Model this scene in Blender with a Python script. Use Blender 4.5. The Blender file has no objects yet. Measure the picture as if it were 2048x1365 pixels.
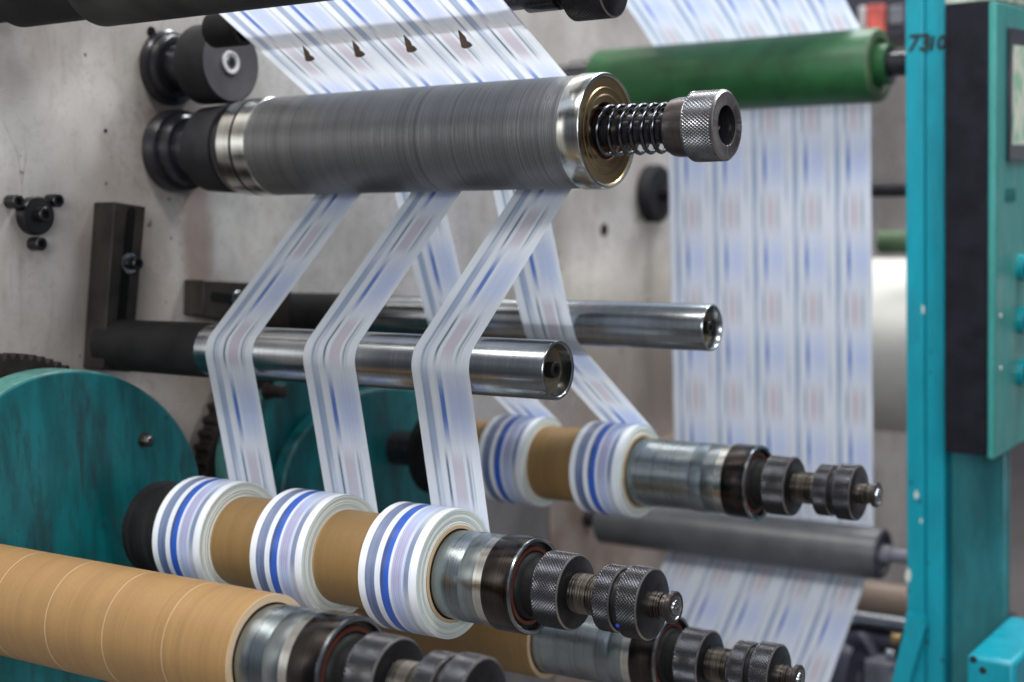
import bpy, math, random
from mathutils import Vector, Matrix
random.seed(7)
S = bpy.context.scene
COL = S.collection
PI = math.pi
# ------------------------------------------------------------------ camera geometry
F, CX, CY = 3000.0, 1024.0, 682.5
def _n(v):
    v = Vector(v); v.normalize(); return v
_Z = -_n((.034, 1, .118))
_X = Vector((4424, 204, -3000)); _X.normalize(); _X = _X - _X.dot(_Z)*_Z; _X.normalize()
_Y = _Z.cross(_X)
CAM = Vector((1.14, 0, 0))
def ray(u, v):
    c = Vector(((u-CX)/F, (v-CY)/F, 1))
    return Vector((_X.dot(c), _Y.dot(c), _Z.dot(c)))
def onx(u, v, x0=0.0):
    r = ray(u, v); return CAM + r*((x0-CAM.x)/r.x)
def ony(u, v, y0):
    r = ray(u, v); return CAM + r*(y0/r.y)
def dep(u, v, d):
    return CAM + ray(u, v)*d
def xat(y, z, u):
    lo, hi = -.6, 1.1
    for _ in range(50):
        m = (lo+hi)/2; w = Vector((m, y, z))-CAM
        cx = w.x*_X.x+w.y*_Y.x+w.z*_Z.x; cz = w.x*_X.z+w.y*_Y.z+w.z*_Z.z
        if CX+F*cx/cz < u: lo = m
        else: hi = m
    return m
cam = bpy.data.cameras.new('camera'); co = bpy.data.objects.new('camera', cam); COL.objects.link(co)
R = Matrix(((_X.x, -_X.y, -_X.z), (_Y.x, -_Y.y, -_Y.z), (_Z.x, -_Z.y, -_Z.z)))
co.matrix_world = Matrix.Translation(CAM) @ R.to_4x4()
cam.sensor_width = 36; cam.lens = 36*F/2048; cam.clip_start = .02; cam.clip_end = 60
cam.dof.use_dof = True; cam.dof.focus_distance = 1.14; cam.dof.aperture_fstop = 4.6
S.camera = co

# ------------------------------------------------------------------ node helpers
class NM:
    def __init__(s, name):
        s.m = bpy.data.materials.new(name); s.m.use_nodes = True
        s.t = s.m.node_tree; s.b = s.t.nodes['Principled BSDF']; s.out = s.t.nodes['Material Output']
    def n(s, typ, **k):
        q = s.t.nodes.new(typ)
        for a, v in k.items(): setattr(q, a, v)
        return q
    def put(s, sock, v):
        if v is None: return
        if isinstance(v, bpy.types.NodeSocket): s.t.links.new(v, sock)
        elif isinstance(v, (tuple, list)) and len(v) == 3 and sock.type == 'RGBA': sock.default_value = (*v, 1)
        else: sock.default_value = v
    def math(s, op, a, b=None, c=None):
        q = s.n('ShaderNodeMath', operation=op); s.put(q.inputs[0], a)
        if b is not None: s.put(q.inputs[1], b)
        if c is not None: s.put(q.inputs[2], c)
        return q.outputs[0]
    def mix(s, f, a, b, blend='MIX'):
        q = s.n('ShaderNodeMix', data_type='RGBA', blend_type=blend)
        s.put(q.inputs[0], f); s.put(q.inputs[6], a); s.put(q.inputs[7], b); return q.outputs[2]
    def sstep(s, x, a, b, lo=0.0, hi=1.0):
        q = s.n('ShaderNodeMapRange', interpolation_type='SMOOTHSTEP')
        s.put(q.inputs[0], x); s.put(q.inputs[1], a); s.put(q.inputs[2], b); s.put(q.inputs[3], lo); s.put(q.inputs[4], hi)
        return q.outputs[0]
    def band(s, x, a, b, e=.008):
        return s.math('MULTIPLY', s.sstep(x, a-e, a+e), s.sstep(x, b-e, b+e, 1.0, 0.0))
    def obj(s): return s.n('ShaderNodeTexCoord').outputs['Object']
    def uv(s): return s.n('ShaderNodeTexCoord').outputs['UV']
    def sep(s, v):
        q = s.n('ShaderNodeSeparateXYZ'); s.put(q.inputs[0], v); return q.outputs
    def comb(s, x=0., y=0., z=0.):
        q = s.n('ShaderNodeCombineXYZ')
        for i, a in enumerate((x, y, z)): s.put(q.inputs[i], a)
        return q.outputs[0]
    def scale(s, v, k):
        q = s.n('ShaderNodeMapping'); s.put(q.inputs[0], v); q.inputs[3].default_value = k; return q.outputs[0]
    def noise(s, v, sc=5., det=3., rough=.55, dist=0.):
        q = s.n('ShaderNodeTexNoise'); s.put(q.inputs['Vector'], v); q.inputs['Scale'].default_value = sc
        q.inputs['Detail'].default_value = det; q.inputs['Roughness'].default_value = rough; q.inputs['Distortion'].default_value = dist
        return q.outputs[0]
    def noise1(s, w, sc=5., det=2.):
        q = s.n('ShaderNodeTexNoise', noise_dimensions='1D'); s.put(q.inputs['W'], w); q.inputs['Scale'].default_value = sc
        q.inputs['Detail'].default_value = det; return q.outputs[0]
    def bump(s, h, st=.3, d=.001):
        q = s.n('ShaderNodeBump'); s.put(q.inputs['Height'], h); q.inputs['Strength'].default_value = st; q.inputs['Distance'].default_value = d
        s.t.links.new(q.outputs[0], s.b.inputs['Normal']); return q
    def set(s, **k):
        for a, v in k.items(): s.put(s.b.inputs[a.replace('_', ' ')], v)
        return s

def turned(name, base, metal=1.0, rough=.25, streak=700., amp=.35, bump=.0, aniso=.6, coarse=60., dust=0., dustcol=(.25, .2, .15), rv=.3):
    """metal turned on a lathe: fine circumferential rings along the object's own x axis"""
    q = NM(name); o = q.obj(); xyz = q.sep(o)
    fine = q.noise1(xyz[0], streak, 2.); co_ = q.noise1(xyz[0], coarse, 2.)
    k = q.math('ADD', q.math('MULTIPLY', fine, .6), q.math('MULTIPLY', co_, .4))
    dark = tuple(c*(1-amp) for c in base); lite = tuple(min(1, c*(1+amp)) for c in base)
    col = q.mix(q.sstep(k, .3, .7), dark, lite)
    blot = q.noise(o, 45., 4.)
    col = q.mix(q.sstep(blot, .5, .8, 0., .35), col, tuple(c*.5 for c in base))
    if dust > 0:
        dn = q.noise(o, 900., 2., .7)
        col = q.mix(q.sstep(dn, .62, .74, 0., dust), col, dustcol)
    q.set(Base_Color=col, Metallic=metal, Roughness=q.sstep(k, .2, .8, rough*(1-rv), rough*(1+rv)))
    if aniso:
        q.set(Anisotropic=aniso)
        t = q.n('ShaderNodeTangent', direction_type='RADIAL', axis='X'); q.put(q.b.inputs['Tangent'], t.outputs[0])
    if bump: q.bump(fine, bump, .0006)
    return q.m

M = {}
M['steel'] = turned('polished_steel', (.29, .31, .325), rough=.23, amp=.12, streak=420, coarse=45, rv=.06, aniso=.35)
M['steel_bright'] = turned('bright_steel', (.56, .57, .54), rough=.20, amp=.16, streak=600)
M['sleeve'] = turned('grey_mandrel_steel', (.30, .345, .365), rough=.29, amp=.15, streak=450, coarse=60, aniso=.3, rv=.12)
M['darkring'] = turned('blackened_chrome', (.055, .048, .045), rough=.20, amp=.35, streak=700, aniso=.5)
M['black_oxide'] = turned('black_oxide_steel', (.035, .034, .036), metal=.85, rough=.36, amp=.3, aniso=.2, dust=.35)
M['black_gloss'] = turned('oily_black_metal', (.018, .018, .022), metal=.3, rough=.22, amp=.3, aniso=0, dust=.15)
M['brass'] = turned('bronze_tinted_end_face', (.33, .24, .12), rough=.25, amp=.3, streak=900, aniso=.8)
M['thread'] = turned('worn_thread_steel', (.13, .115, .10), rough=.32, amp=.5, streak=800, aniso=.3, dust=.5)
M['spring'] = turned('oiled_spring_wire', (.10, .105, .12), rough=.18, amp=.2, aniso=0)
def knurled(name, base, rough, dust):
    q = NM(name); o = q.obj()
    n1 = q.noise(o, 60., 4.); n2 = q.noise(o, 1300., 2., .7)
    col = q.mix(q.sstep(n1, .4, .7), base, tuple(c*.55 for c in base))
    col = q.mix(q.sstep(n2, .6, .72, 0, dust), col, (.30, .27, .24))
    q.set(Base_Color=col, Metallic=.85, Roughness=q.sstep(n1, .3, .7, rough*.8, rough*1.3)); return q.m
M['knurl'] = knurled('knurled_black_steel', (.048, .048, .053), .33, .2)
M['knurl_clean'] = knurled('knurled_grey_steel', (.20, .20, .21), .30, .05)
M['facesteel'] = turned('turned_knob_face', (.30, .28, .26), rough=.3, amp=.3, aniso=.5)
M['worn_highlight'] = knurled('worn_highlight_edge', (.34, .31, .29), .3, .1)  # lighter chamfers: bare wear plus an edge highlight put into the colour
M['collar'] = knurled('rusty_blued_collar', (.10, .085, .085), .33, .3)
# big dark roller: fine grooves
q = NM('dark_grooved_roller'); o = q.obj(); xyz = q.sep(o)
fine = q.noise1(xyz[0], 1300., 1.); wide = q.noise1(xyz[0], 75., 3.)
lines = q.sstep(q.noise1(xyz[0], 210., 1.), .66, .72)
col = q.mix(q.sstep(fine, .3, .7), (.12, .123, .126), (.27, .275, .285))
col = q.mix(q.sstep(wide, .3, .75, 0, .25), col, (.08, .08, .084)); col = q.mix(q.math('MULTIPLY', lines, .25), col, (.02, .02, .022))
q.set(Base_Color=col, Metallic=.75, Roughness=.40, Anisotropic=.5)
t = q.n('ShaderNodeTangent', direction_type='RADIAL', axis='X'); q.put(q.b.inputs['Tangent'], t.outputs[0])
q.bump(fine, .35, .0006); M['grooved'] = q.m
def rubber(name, c, rough=.6, sp=.4, metal=0., var=.3):
    q = NM(name); o = q.obj(); n1 = q.noise(o, 700., 3., .7); n2 = q.noise(o, 30., 4.)
    col = q.mix(q.sstep(n2, .3, .7), tuple(a*(1-var) for a in c), tuple(a*(1+var) for a in c))
    col = q.mix(q.sstep(n1, .64, .78, 0, sp), col, tuple(a*.5+.07 for a in c))
    q.set(Base_Color=col, Roughness=rough, Metallic=metal, Specular_IOR_Level=.14 if max(c) < .04 else .45); q.bump(n1, .15, .0005); return q.m
M['rubber'] = rubber('black_rubber', (.018, .018, .02))
M['foam'] = rubber('dusty_black_foam', (.013, .013, .0135), .7, .5)
M['greyface'] = rubber('dark_grey_plastic', (.075, .07, .075), .45, .1, var=.1)
M['darkgrey'] = rubber('dark_grey_rubber_roller', (.07, .075, .08), .40, .1, var=.15)
M['toproller'] = rubber('charcoal_top_roller', (.035, .035, .034), .5, .2)
M['green'] = rubber('green_rubber_roller', (.011, .082, .022), .45, .1, var=.25)
M['white_hub'] = rubber('pale_nylon_hub', (.55, .53, .55), .4, .0)
M['maroon'] = rubber('maroon_seal', (.11, .028, .018), .55, .4)
M['rusty'] = rubber('rusty_bore', (.12, .05, .025), .6, .5)
M['grease'] = rubber('dried_grease_and_dust', (.008, .008, .008), .5, .8)
M['bracket'] = rubber('dark_grey_iron_bracket', (.030, .026, .023), .45, .3, .3)
M['slot_shade'] = rubber('shadowed_slot', (.003, .003, .003), .9, .0)  # near-black puts the shade inside slots and holes into the colour
M['blade'] = rubber('burnt_blade_steel', (.10, .06, .04), .25, .3, .9)
M['bluespot'] = rubber('blue_ink_spot', (.02, .06, .5), .5, .0)
M['gear'] = rubber('greasy_gear_iron', (.035, .028, .026), .42, .4, .4)
M['brown'] = rubber('brown_roller', (.26, .19, .145), .45, .05, var=.08)
M['cream'] = rubber('cream_paper_reel', (.60, .59, .54), .7, .0, var=.03)
M['dkgreen'] = rubber('dull_green_roller', (.06, .11, .05), .5, .1)
M['red'] = rubber('red_guard', (.55, .10, .08), .5, .0)
M['machine_dark'] = rubber('dark_machine_casting', (.03, .03, .045), .45, .4)
M['machine_mid'] = rubber('grey_machine_casting', (.16, .16, .19), .5, .3)
M['blackpanel'] = rubber('black_textured_panel', (.012, .012, .018), .5, .1)
# cardboard
def cardboard(name, a, b):
    q = NM(name); o = q.obj(); xyz = q.sep(o); n = q.noise(o, 700., 3., .6); n2 = q.noise1(xyz[0], 45., 3.); n3 = q.noise(q.scale(o, (14, 3, 3)), 4., 4., .6)
    col = q.mix(q.sstep(n, .2, .8), a, b); col = q.mix(q.sstep(n2, .35, .65, 0, .4), col, tuple(c*.8 for c in a)); col = q.mix(q.sstep(n3, .5, .75, 0, .35), col, tuple(c*.75 for c in a))
    fl = q.noise1(xyz[0], 420., 1.); col = q.mix(q.sstep(fl, .6, .75, 0, .25), col, tuple(min(1, c*1.25) for c in b))
    q.set(Base_Color=col, Roughness=.5); q.bump(n, .05, .0003); return q.m
M['card'] = cardboard('brown_cardboard', (.29, .165, .062), (.33, .195, .075)); M['card_dark'] = cardboard('dark_brown_cardboard', (.215, .125, .042), (.245, .148, .055))
q = NM('cut_cardboard_edge'); q.set(Base_Color=(.52, .38, .24), Roughness=.8); M['cardedge'] = q.m
# paint
def paint(name, c, rough=.35, stain=.5, staincol=(.03, .05, .05), chip=0., lo=.62, hi=1.35):
    q = NM(name); o = q.obj()
    st = q.noise(q.scale(o, (9, 9, 2.2)), 4., 6., .62, .6); fi = q.noise(q.scale(o, (1, 1, .22)), 150., 4., .7); sp = q.noise(o, 60., 2.)
    col = q.mix(q.sstep(q.noise(q.scale(o, (7, 7, 1.6)), 5., 4., .6), .3, .7), tuple(a*lo for a in c), tuple(a*hi for a in c))
    col = q.mix(q.sstep(q.math('ADD', q.math('MULTIPLY', st, .55), q.math('MULTIPLY', fi, .45)), .47, .63, 0, stain), col, staincol)
    col = q.mix(q.sstep(q.noise(o, 320., 3., .7), .60, .70, 0, stain*.6), col, staincol)
    col = q.mix(q.sstep(sp, .73, .78, 0, stain), col, staincol)
    if chip: col = q.mix(q.sstep(q.noise(o, 23., 3.), .70, .74, 0, chip), col, (.5, .55, .5))
    q.set(Base_Color=col, Roughness=q.sstep(st, .3, .7, rough*.8, rough*1.4)); q.bump(fi, .05, .001); return q.m
M['teal_cover'] = paint('stained_teal_enamel', (.004, .105, .115), .34, .75, (.012, .035, .038))
M['teal_rim'] = paint('dull_teal_edge', (.05, .17, .15), .5, .6)
M['teal_post'] = paint('bright_teal_enamel', (.003, .285, .375), .34, .15, (.005, .09, .13), lo=.86, hi=1.1)
M['teal_dull'] = paint('dull_teal_sheet', (.02, .15, .17), .30, .2, lo=.8, hi=1.2)
M['teal_console'] = paint('console_teal', (.045, .27, .25), .4, .1, lo=.88, hi=1.1)
M['console_rim'] = paint('pale_green_rim', (.38, .45, .38), .35, .2)
# machine side plate
q = NM('worn_pale_side_plate'); o = q.obj(); xyz = q.sep(o)
big = q.noise(q.scale(o, (1, 2.2, 2.2)), 2.2, 3.); fi = q.noise(o, 90., 5., .7); st = q.noise(q.scale(o, (1, 14, 3.)), 3.2, 5., .65, .8)
col = q.mix(q.sstep(big, .35, .65), (.46, .425, .39), (.67, .635, .605))
col = q.mix(q.sstep(fi, .45, .72, 0, .30), col, (.26, .22, .20))
mid = q.noise(q.scale(o, (1, 1.6, 1)), 22., 5., .65, .4); col = q.mix(q.sstep(mid, .5, .75, 0, .35), col, (.27, .215, .19))
col = q.mix(q.sstep(st, .55, .75, 0, .35), col, (.24, .16, .125))
sp = q.noise(o, 75., 2., .5); col = q.mix(q.sstep(sp, .715, .745, 0, .85), col, (.06, .05, .045))
# a rust run below the main roller's flange, one left of the gear, and the lower plate's painted shade
def blob(cy, cz, ry, rz, e=.45):
    a = q.math('POWER', q.math('DIVIDE', q.math('SUBTRACT', xyz[1], cy-1.6), ry), 2.); b = q.math('POWER', q.math('DIVIDE', q.math('SUBTRACT', xyz[2], cz+1.2), rz), 2.)
    d = q.math('ADD', q.math('SQRT', q.math('ADD', a, b)), q.math('MULTIPLY', q.math('SUBTRACT', fi, .5), 1.2))
    return q.sstep(d, 1-e, 1+e, 1., 0.)
for (u, v, ry, rz, k, c) in ((395, 480, .022, .085, .6, (.20, .11, .08)), (350, 215, .045, .03, .55, (.10, .065, .055)), (345, 300, .055, .05, .5, (.10, .06, .05)),
                             (420, 820, .10, .09, .4, (.30, .19, .12)), (10, 90, .06, .05, .4, (.12, .08, .07)), (245, 560, .06, .13, .35, (.22, .15, .12)),
                             (1260, 800, .22, .16, .55, (.20, .14, .11)), (100, 640, .12, .10, .25, (.25, .17, .13))):  # wide brown patch: shade of the lower plate put into its colour
    P = onx(u, v); col = q.mix(q.math('MULTIPLY', blob(P.y, P.z, ry, rz), k), col, c)
# scratches
vs = q.n('ShaderNodeTexVoronoi', feature='DISTANCE_TO_EDGE'); q.put(vs.inputs['Vector'], q.noise_v if hasattr(q, 'noise_v') else q.scale(o, (1, 9, 6))); vs.inputs['Scale'].default_value = 1.6
scr = q.math('MULTIPLY', q.sstep(vs.outputs[0], 0., .006, 1., 0.), q.sstep(q.noise(o, 9., 2.), .52, .60))
col = q.mix(q.math('MULTIPLY', scr, .5), col, (.12, .10, .09))
sp2 = q.noise(o, 190., 2., .5); col = q.mix(q.sstep(sp2, .72, .76, 0, .5), col, (.12, .09, .08))
dr = q.noise(q.scale(o, (1, 22, 2.5)), 2., 5., .7, .6); col = q.mix(q.math('MULTIPLY', q.sstep(dr, .56, .74, 0, .35), q.sstep(big, .4, .6)), col, (.28, .20, .165))
q.set(Base_Color=col, Roughness=q.sstep(q.noise(q.scale(o, (1, 3, 5)), 2., 3.), .3, .7, .24, .42), Metallic=.35); q.bump(fi, .05, .001); M['plate'] = q.m
q = NM('dark_concrete_floor'); q.set(Base_Color=q.mix(q.noise(q.obj(), 3., 5.), (.10, .09, .09), (.22, .20, .19)), Roughness=.6); M['floor'] = q.m
q = NM('room_wall_paint'); q.set(Base_Color=q.mix(q.noise(q.obj(), 1., 2.), (.32, .31, .36), (.40, .38, .42)), Roughness=.8); M['room'] = q.m
q = NM('backdrop_grey'); q.set(Base_Color=q.mix(q.noise(q.obj(), 2., 2.), (.70, .68, .76), (.80, .78, .84)), Roughness=.5); M['backdrop_pale'] = q.m
q = NM('plate_lower'); o = q.obj(); q.set(Base_Color=q.mix(q.sstep(q.noise(o, 12., 4.), .35, .65), (.25, .19, .16), (.36, .30, .27)), Roughness=.4, Metallic=.2); M['plate_low'] = q.m
q = NM('plate_grey'); o = q.obj(); q.set(Base_Color=q.mix(q.sstep(q.noise(o, 12., 4.), .35, .65), (.20, .19, .19), (.28, .26, .26)), Roughness=.35, Metallic=.3); M['plate_grey'] = q.m
q = NM('screen_bezel'); q.set(Base_Color=(.012, .02, .03), Roughness=.25); M['bezel'] = q.m
q = NM('lit_display'); o = q.obj(); c = q.mix(q.sstep(q.noise(q.scale(o, (1, 30, 12)), 3., 3.), .45, .6), (.50, .50, .42), (.14, .34, .22))
q.set(Base_Color=c, Roughness=.3, Emission_Color=c, Emission_Strength=.3); M['display'] = q.m
q = NM('marker_ink'); q.set(Base_Color=(.01, .015, .02), Roughness=.6); M['ink'] = q.m
q = NM('teal_ink'); q.set(Base_Color=(.0, .13, .14), Roughness=.6); M['tealink'] = q.m
q = NM('bare_chip'); q.set(Base_Color=(.55, .6, .56), Roughness=.6); M['chip'] = q.m
q = NM('cyan_sheen'); q.set(Base_Color=(.0, .22, .26), Roughness=.15, Coat_Weight=.5); M['button_sheen'] = q.m  # sheen on the black buttons, put into the colour of their base ring

# printed label paper: u = lanes across, v = metres along; period PER
PER = .1265
def printed(name, roll=False, wide=False, soft=1.):
    q = NM(name); uv = q.sep(q.uv()); u0 = uv[0]; v = uv[1]
    u = q.math('FRACT', u0)
    jit = q.noise1(q.math('MULTIPLY', u0, 1.), 90., 2.)
    def hump(c, w, e, jt=.06):
        ph = q.math('ABSOLUTE', q.math('SUBTRACT', q.math('FRACT', q.math('ADD', q.math('DIVIDE', v, 1. if roll else PER), .5-c + 0.)), .5))
        ph = q.math('ADD', ph, q.math('MULTIPLY', q.math('SUBTRACT', jit, .5), jt*2))
        e = e*(1. if soft == 1. else 1.6); return q.sstep(ph, w-e, w+e, 1., 0.)
    B = hump(0., .19, .14); P = hump(.5, .17, .07); B2 = hump(.08, .30, .14)
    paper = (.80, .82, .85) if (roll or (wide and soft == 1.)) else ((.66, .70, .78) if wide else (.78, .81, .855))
    cloud = q.noise(q.comb(q.math('MULTIPLY', u0, 7.), q.math('MULTIPLY', v, 22. if not roll else 5.), 0.), 1.6, 3.)
    col = q.mix(q.sstep(cloud, .35, .7, 0., .45), paper, (.66, .73, .84))
    m = q.math('MULTIPLY', q.band(u, .12 if roll else .15, .285, .012), q.math('ADD', q.math('MULTIPLY', B2, .5*soft if not roll else .12), .30*soft if not roll else .84))
    m = q.math('MULTIPLY', m, q.sstep(jit, .25, .6, .75 if roll else .6, 1.))
    col = q.mix(m, col, (.035, .07, .22) if roll else (.22, .31, .50))
    col = q.mix(q.math('MULTIPLY', q.band(u, .165, .20, .01), q.math('ADD', q.math('MULTIPLY', P, .5), .15)), col, (.20, .25, .33))
    if roll:
        col = q.mix(q.band(u, .385, .53, .010), col, (.02, .10, .52)); col = q.mix(q.math('MULTIPLY', q.band(u, .385, .45, .02), P), col, (.05, .08, .22))
        col = q.mix(q.math('MULTIPLY', q.band(u, .57, .76, .008), .85), col, (.42, .50, .75))
        col = q.mix(q.math('MULTIPLY', q.band(u, .785, .87, .008), q.math('ADD', q.math('MULTIPLY', P, .45), .45)), col, (.12, .17, .30))
        col = q.mix(q.math('MULTIPLY', q.band(u, .58, .74, .012), q.math('MULTIPLY', P, .5)), col, (.33, .24, .36))
        col = q.mix(q.math('MULTIPLY', q.band(u, .27, .36, .01), .0), col, paper)
    else:
        col = q.mix(q.math('MULTIPLY', q.band(u, .43, .515, .018), q.math('MULTIPLY', B, .9*soft)), col, (.04, .14, .52))
        col = q.mix(q.math('MULTIPLY', q.band(u, .57, .93, .07), q.math('MULTIPLY', B, .55*soft)), col, (.38, .48, .80))
        col = q.mix(q.math('MULTIPLY', q.band(u, .385, .425, .010), q.math('ADD', q.math('MULTIPLY', P, .8*soft), .10)), col, (.08, .13, .19))
        col = q.mix(q.math('MULTIPLY', q.band(u, .50, .70, .014), q.math('MULTIPLY', P, .55*soft)), col, (.50, .39, .45))
        col = q.mix(q.math('MULTIPLY', q.band(u, .755, .80, .012), q.math('ADD', q.math('MULTIPLY', P, .6*soft), .06)), col, (.16, .22, .28))
        col = q.mix(q.math('MULTIPLY', q.band(u, .82, .845, .01), q.math('MULTIPLY', P, .4)), col, (.25, .30, .36))
        if wide: col = q.mix(q.math('MULTIPLY', q.math('ADD', q.band(u, 0., .02, .02), q.band(u, .98, 1., .02)), q.math('ADD', q.math('MULTIPLY', B2, .4*soft), .04)), col, (.10, .14, .20))
    ln = q.noise1(u0, 55. if roll else 120., 2.)
    ink = q.band(u, .11, .90, .02)
    col = q.mix(q.math('MULTIPLY', q.sstep(ln, .56, .68), q.math('MULTIPLY', ink, .6 if roll else .2)), col, (.10, .17, .34))
    if wide: col = q.mix(q.math('MULTIPLY', q.math('ADD', q.band(u, 0., .022, .014), q.band(u, .985, 1., .01)), q.math('MULTIPLY', hump(.24, .13, .12), .75)), col, (.08, .16, .45))
    q.set(Base_Color=col, Roughness=.34 if not roll else .28, Specular_IOR_Level=.5)
    if roll: q.bump(q.noise1(u0, 60., 2.), .10, .0006)
    if not roll:
        tr = q.n('ShaderNodeBsdfTranslucent'); q.put(tr.inputs[0], q.mix(.0, col, col))
        ms = q.n('ShaderNodeMixShader'); ms.inputs[0].default_value = .48
        q.t.links.new(q.b.outputs[0], ms.inputs[1]); q.t.links.new(tr.outputs[0], ms.inputs[2]); q.t.links.new(ms.outputs[0], q.out.inputs[0])
    return q.m
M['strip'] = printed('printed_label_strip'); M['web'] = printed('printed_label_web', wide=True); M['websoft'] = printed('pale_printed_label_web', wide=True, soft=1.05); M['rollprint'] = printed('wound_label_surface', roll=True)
q = NM('wound_paper_edge'); o = q.obj(); xyz = q.sep(o)
rad = q.math('SQRT', q.math('ADD', q.math('POWER', xyz[1], 2.), q.math('POWER', xyz[2], 2.)))
a = q.noise1(rad, 900., 3.); b = q.noise1(rad, 2600., 1.)
col = q.mix(q.sstep(a, .35, .65), (.86, .87, .84), (.50, .60, .58)); col = q.mix(q.sstep(b, .55, .65, 0, .6), col, (.36, .44, .42)); col = q.mix(q.sstep(q.noise1(rad, 320., 1.), .62, .70, 0, .5), col, (.55, .50, .40))
q.set(Base_Color=col, Roughness=.5); q.bump(a, .3, .0008); M['rolledge'] = q.m

# ------------------------------------------------------------------ object helpers
def tag(o, label, cat, group=None):
    o['label'] = label; o['category'] = cat
    if group: o['group'] = group
    return o
def thing(name, label, cat, loc, group=None):
    o = bpy.data.objects.new(name, None); COL.objects.link(o); o.location = loc; o.empty_display_size = .02
    return tag(o, label, cat, group)
def mesh(name, V, Fc, mats, parent=None, loc=(0, 0, 0), uvs=None, mi=None, smooth=True, ang=35):
    me = bpy.data.meshes.new(name); me.from_pydata([tuple(v) for v in V], [], Fc)
    for m in (mats if isinstance(mats, (list, tuple)) else [mats]): me.materials.append(M[m] if isinstance(m, str) else m)
    if uvs:
        ul = me.uv_layers.new(name='UVMap')
        for p in me.polygons:
            for k, li in enumerate(p.loop_indices): ul.data[li].uv = uvs[p.index][k]
    if mi:
        for p in me.polygons: p.material_index = mi[p.index]
    me.validate(); me.update()
    if smooth:
        me.shade_smooth(); me.set_sharp_from_angle(angle=math.radians(ang))
    o = bpy.data.objects.new(name, me); COL.objects.link(o); o.location = loc
    if parent: o.parent = parent
    return o
def copy_tree(o, parent=None):
    c = o.copy(); COL.objects.link(c); c.parent = parent
    for ch in list(o.children): copy_tree(ch, c)
    return c

def lathe(name, prof, mats, parent=None, loc=(0, 0, 0), seg=96, matf=None, uvmode=None, h=.00035, close=False):
    """revolve (x, r[, knurl]) about x; knurled rows alternate their radius into little pyramids.
    matf(i) gives the material of the band between rows i and i+1; uvmode=(x0,x1,turns)"""
    V, Fc, UV, MI = [], [], [], []
    for j, p in enumerate(prof):
        k = len(p) > 2 and p[2]
        for i in range(seg):
            a = 2*PI*i/seg; r = p[1] + ((h if (i+j) % 2 else -h) if k else 0)
            V.append((p[0], -r*math.cos(a), r*math.sin(a)))
    n = len(prof)
    for j in range(n-1 if not close else n):
        j2 = (j+1) % n
        if prof[j][:2] == prof[j2][:2]: continue
        kn = (len(prof[j]) > 2 and prof[j][2]) and (len(prof[j2]) > 2 and prof[j2][2])
        for i in range(seg):
            i2 = (i+1) % seg
            a, b, c, d = j*seg+i, j2*seg+i, j2*seg+i2, j*seg+i2
            if uvmode:
                x0, x1, tn, off = uvmode
                ua, ub = (prof[j][0]-x0)/(x1-x0), (prof[j2][0]-x0)/(x1-x0); va, vb = i/seg*tn+off, (i+1)/seg*tn+off
                uq = [(ua, va), (ub, va), (ub, vb), (ua, vb)]
            m_ = prof[j][3] if len(prof[j]) > 3 else (matf(j) if matf else 0)
            if kn:
                if (i+j) % 2: fs = [(a, b, d), (b, c, d)]   # high-high diagonal stays a ridge
                else: fs = [(a, b, c), (a, c, d)]
                for f_ in fs: Fc.append(f_[::-1]); MI.append(m_); UV.append([(0, 0)]*3)
            else:
                Fc.append((d, c, b, a)); MI.append(m_); UV.append(uq[::-1] if uvmode else [(0, 0)]*4)
    return mesh(name, V, Fc, mats, parent, loc, UV if uvmode else None, MI)
def knurl_rows(x0, x1, r, step=.0013, ch=.0012):
    """profile of a knurled grip with chamfered plain edges"""
    n = max(2, int((x1-x0-2*ch)/step)); out = [(x0, r-ch), (x0+ch*.8, r)]
    for i in range(n+1): out.append((x0+ch+(x1-x0-2*ch)*i/n, r, 1))
    return out+[(x1-ch*.8, r, 0, 1), (x1, r-ch)]
def extrude(name, pts, x0, x1, mats, parent=None, loc=(0, 0, 0), side=0, bev=0.):
    """polygon of (y,z) points given a real thickness from x0 to x1 (front face at x1)"""
    n = len(pts); l = Vector(loc)
    V = [(x1-l.x, p[0]-l.y, p[1]-l.z) for p in pts] + [(x0-l.x, p[0]-l.y, p[1]-l.z) for p in pts]
    ar = sum(pts[i][0]*pts[(i+1) % n][1]-pts[(i+1) % n][0]*pts[i][1] for i in range(n))
    f1 = tuple(range(n)); f2 = tuple(range(2*n-1, n-1, -1)); sd = [(i, i+n, (i+1) % n+n, (i+1) % n) for i in range(n)]
    Fc = [f1, f2]+sd
    if ar < 0: Fc = [f[::-1] for f in Fc]
    o = mesh(name, V, Fc, mats, parent, loc if not parent else (0, 0, 0), mi=[0, side]+[side]*n if side else None, ang=40)
    if bev:
        b = o.modifiers.new('bevel', 'BEVEL'); b.width = bev; b.segments = 2; b.limit_method = 'ANGLE'
    return o
def box(name, a, b, mat, parent=None, loc=(0, 0, 0), bev=.001):
    l = Vector(loc); x0, y0, z0 = Vector(a)-l; x1, y1, z1 = Vector(b)-l
    V = [(x, y, z) for x in (x0, x1) for y in (y0, y1) for z in (z0, z1)]
    Fc = [(0, 1, 3, 2), (4, 6, 7, 5), (0, 4, 5, 1), (2, 3, 7, 6), (0, 2, 6, 4), (1, 5, 7, 3)]
    o = mesh(name, V, Fc, mat, parent, loc if not parent else (0, 0, 0), ang=30)
    if bev:
        m = o.modifiers.new('bevel', 'BEVEL'); m.width = bev; m.segments = 2
    return o

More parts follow.
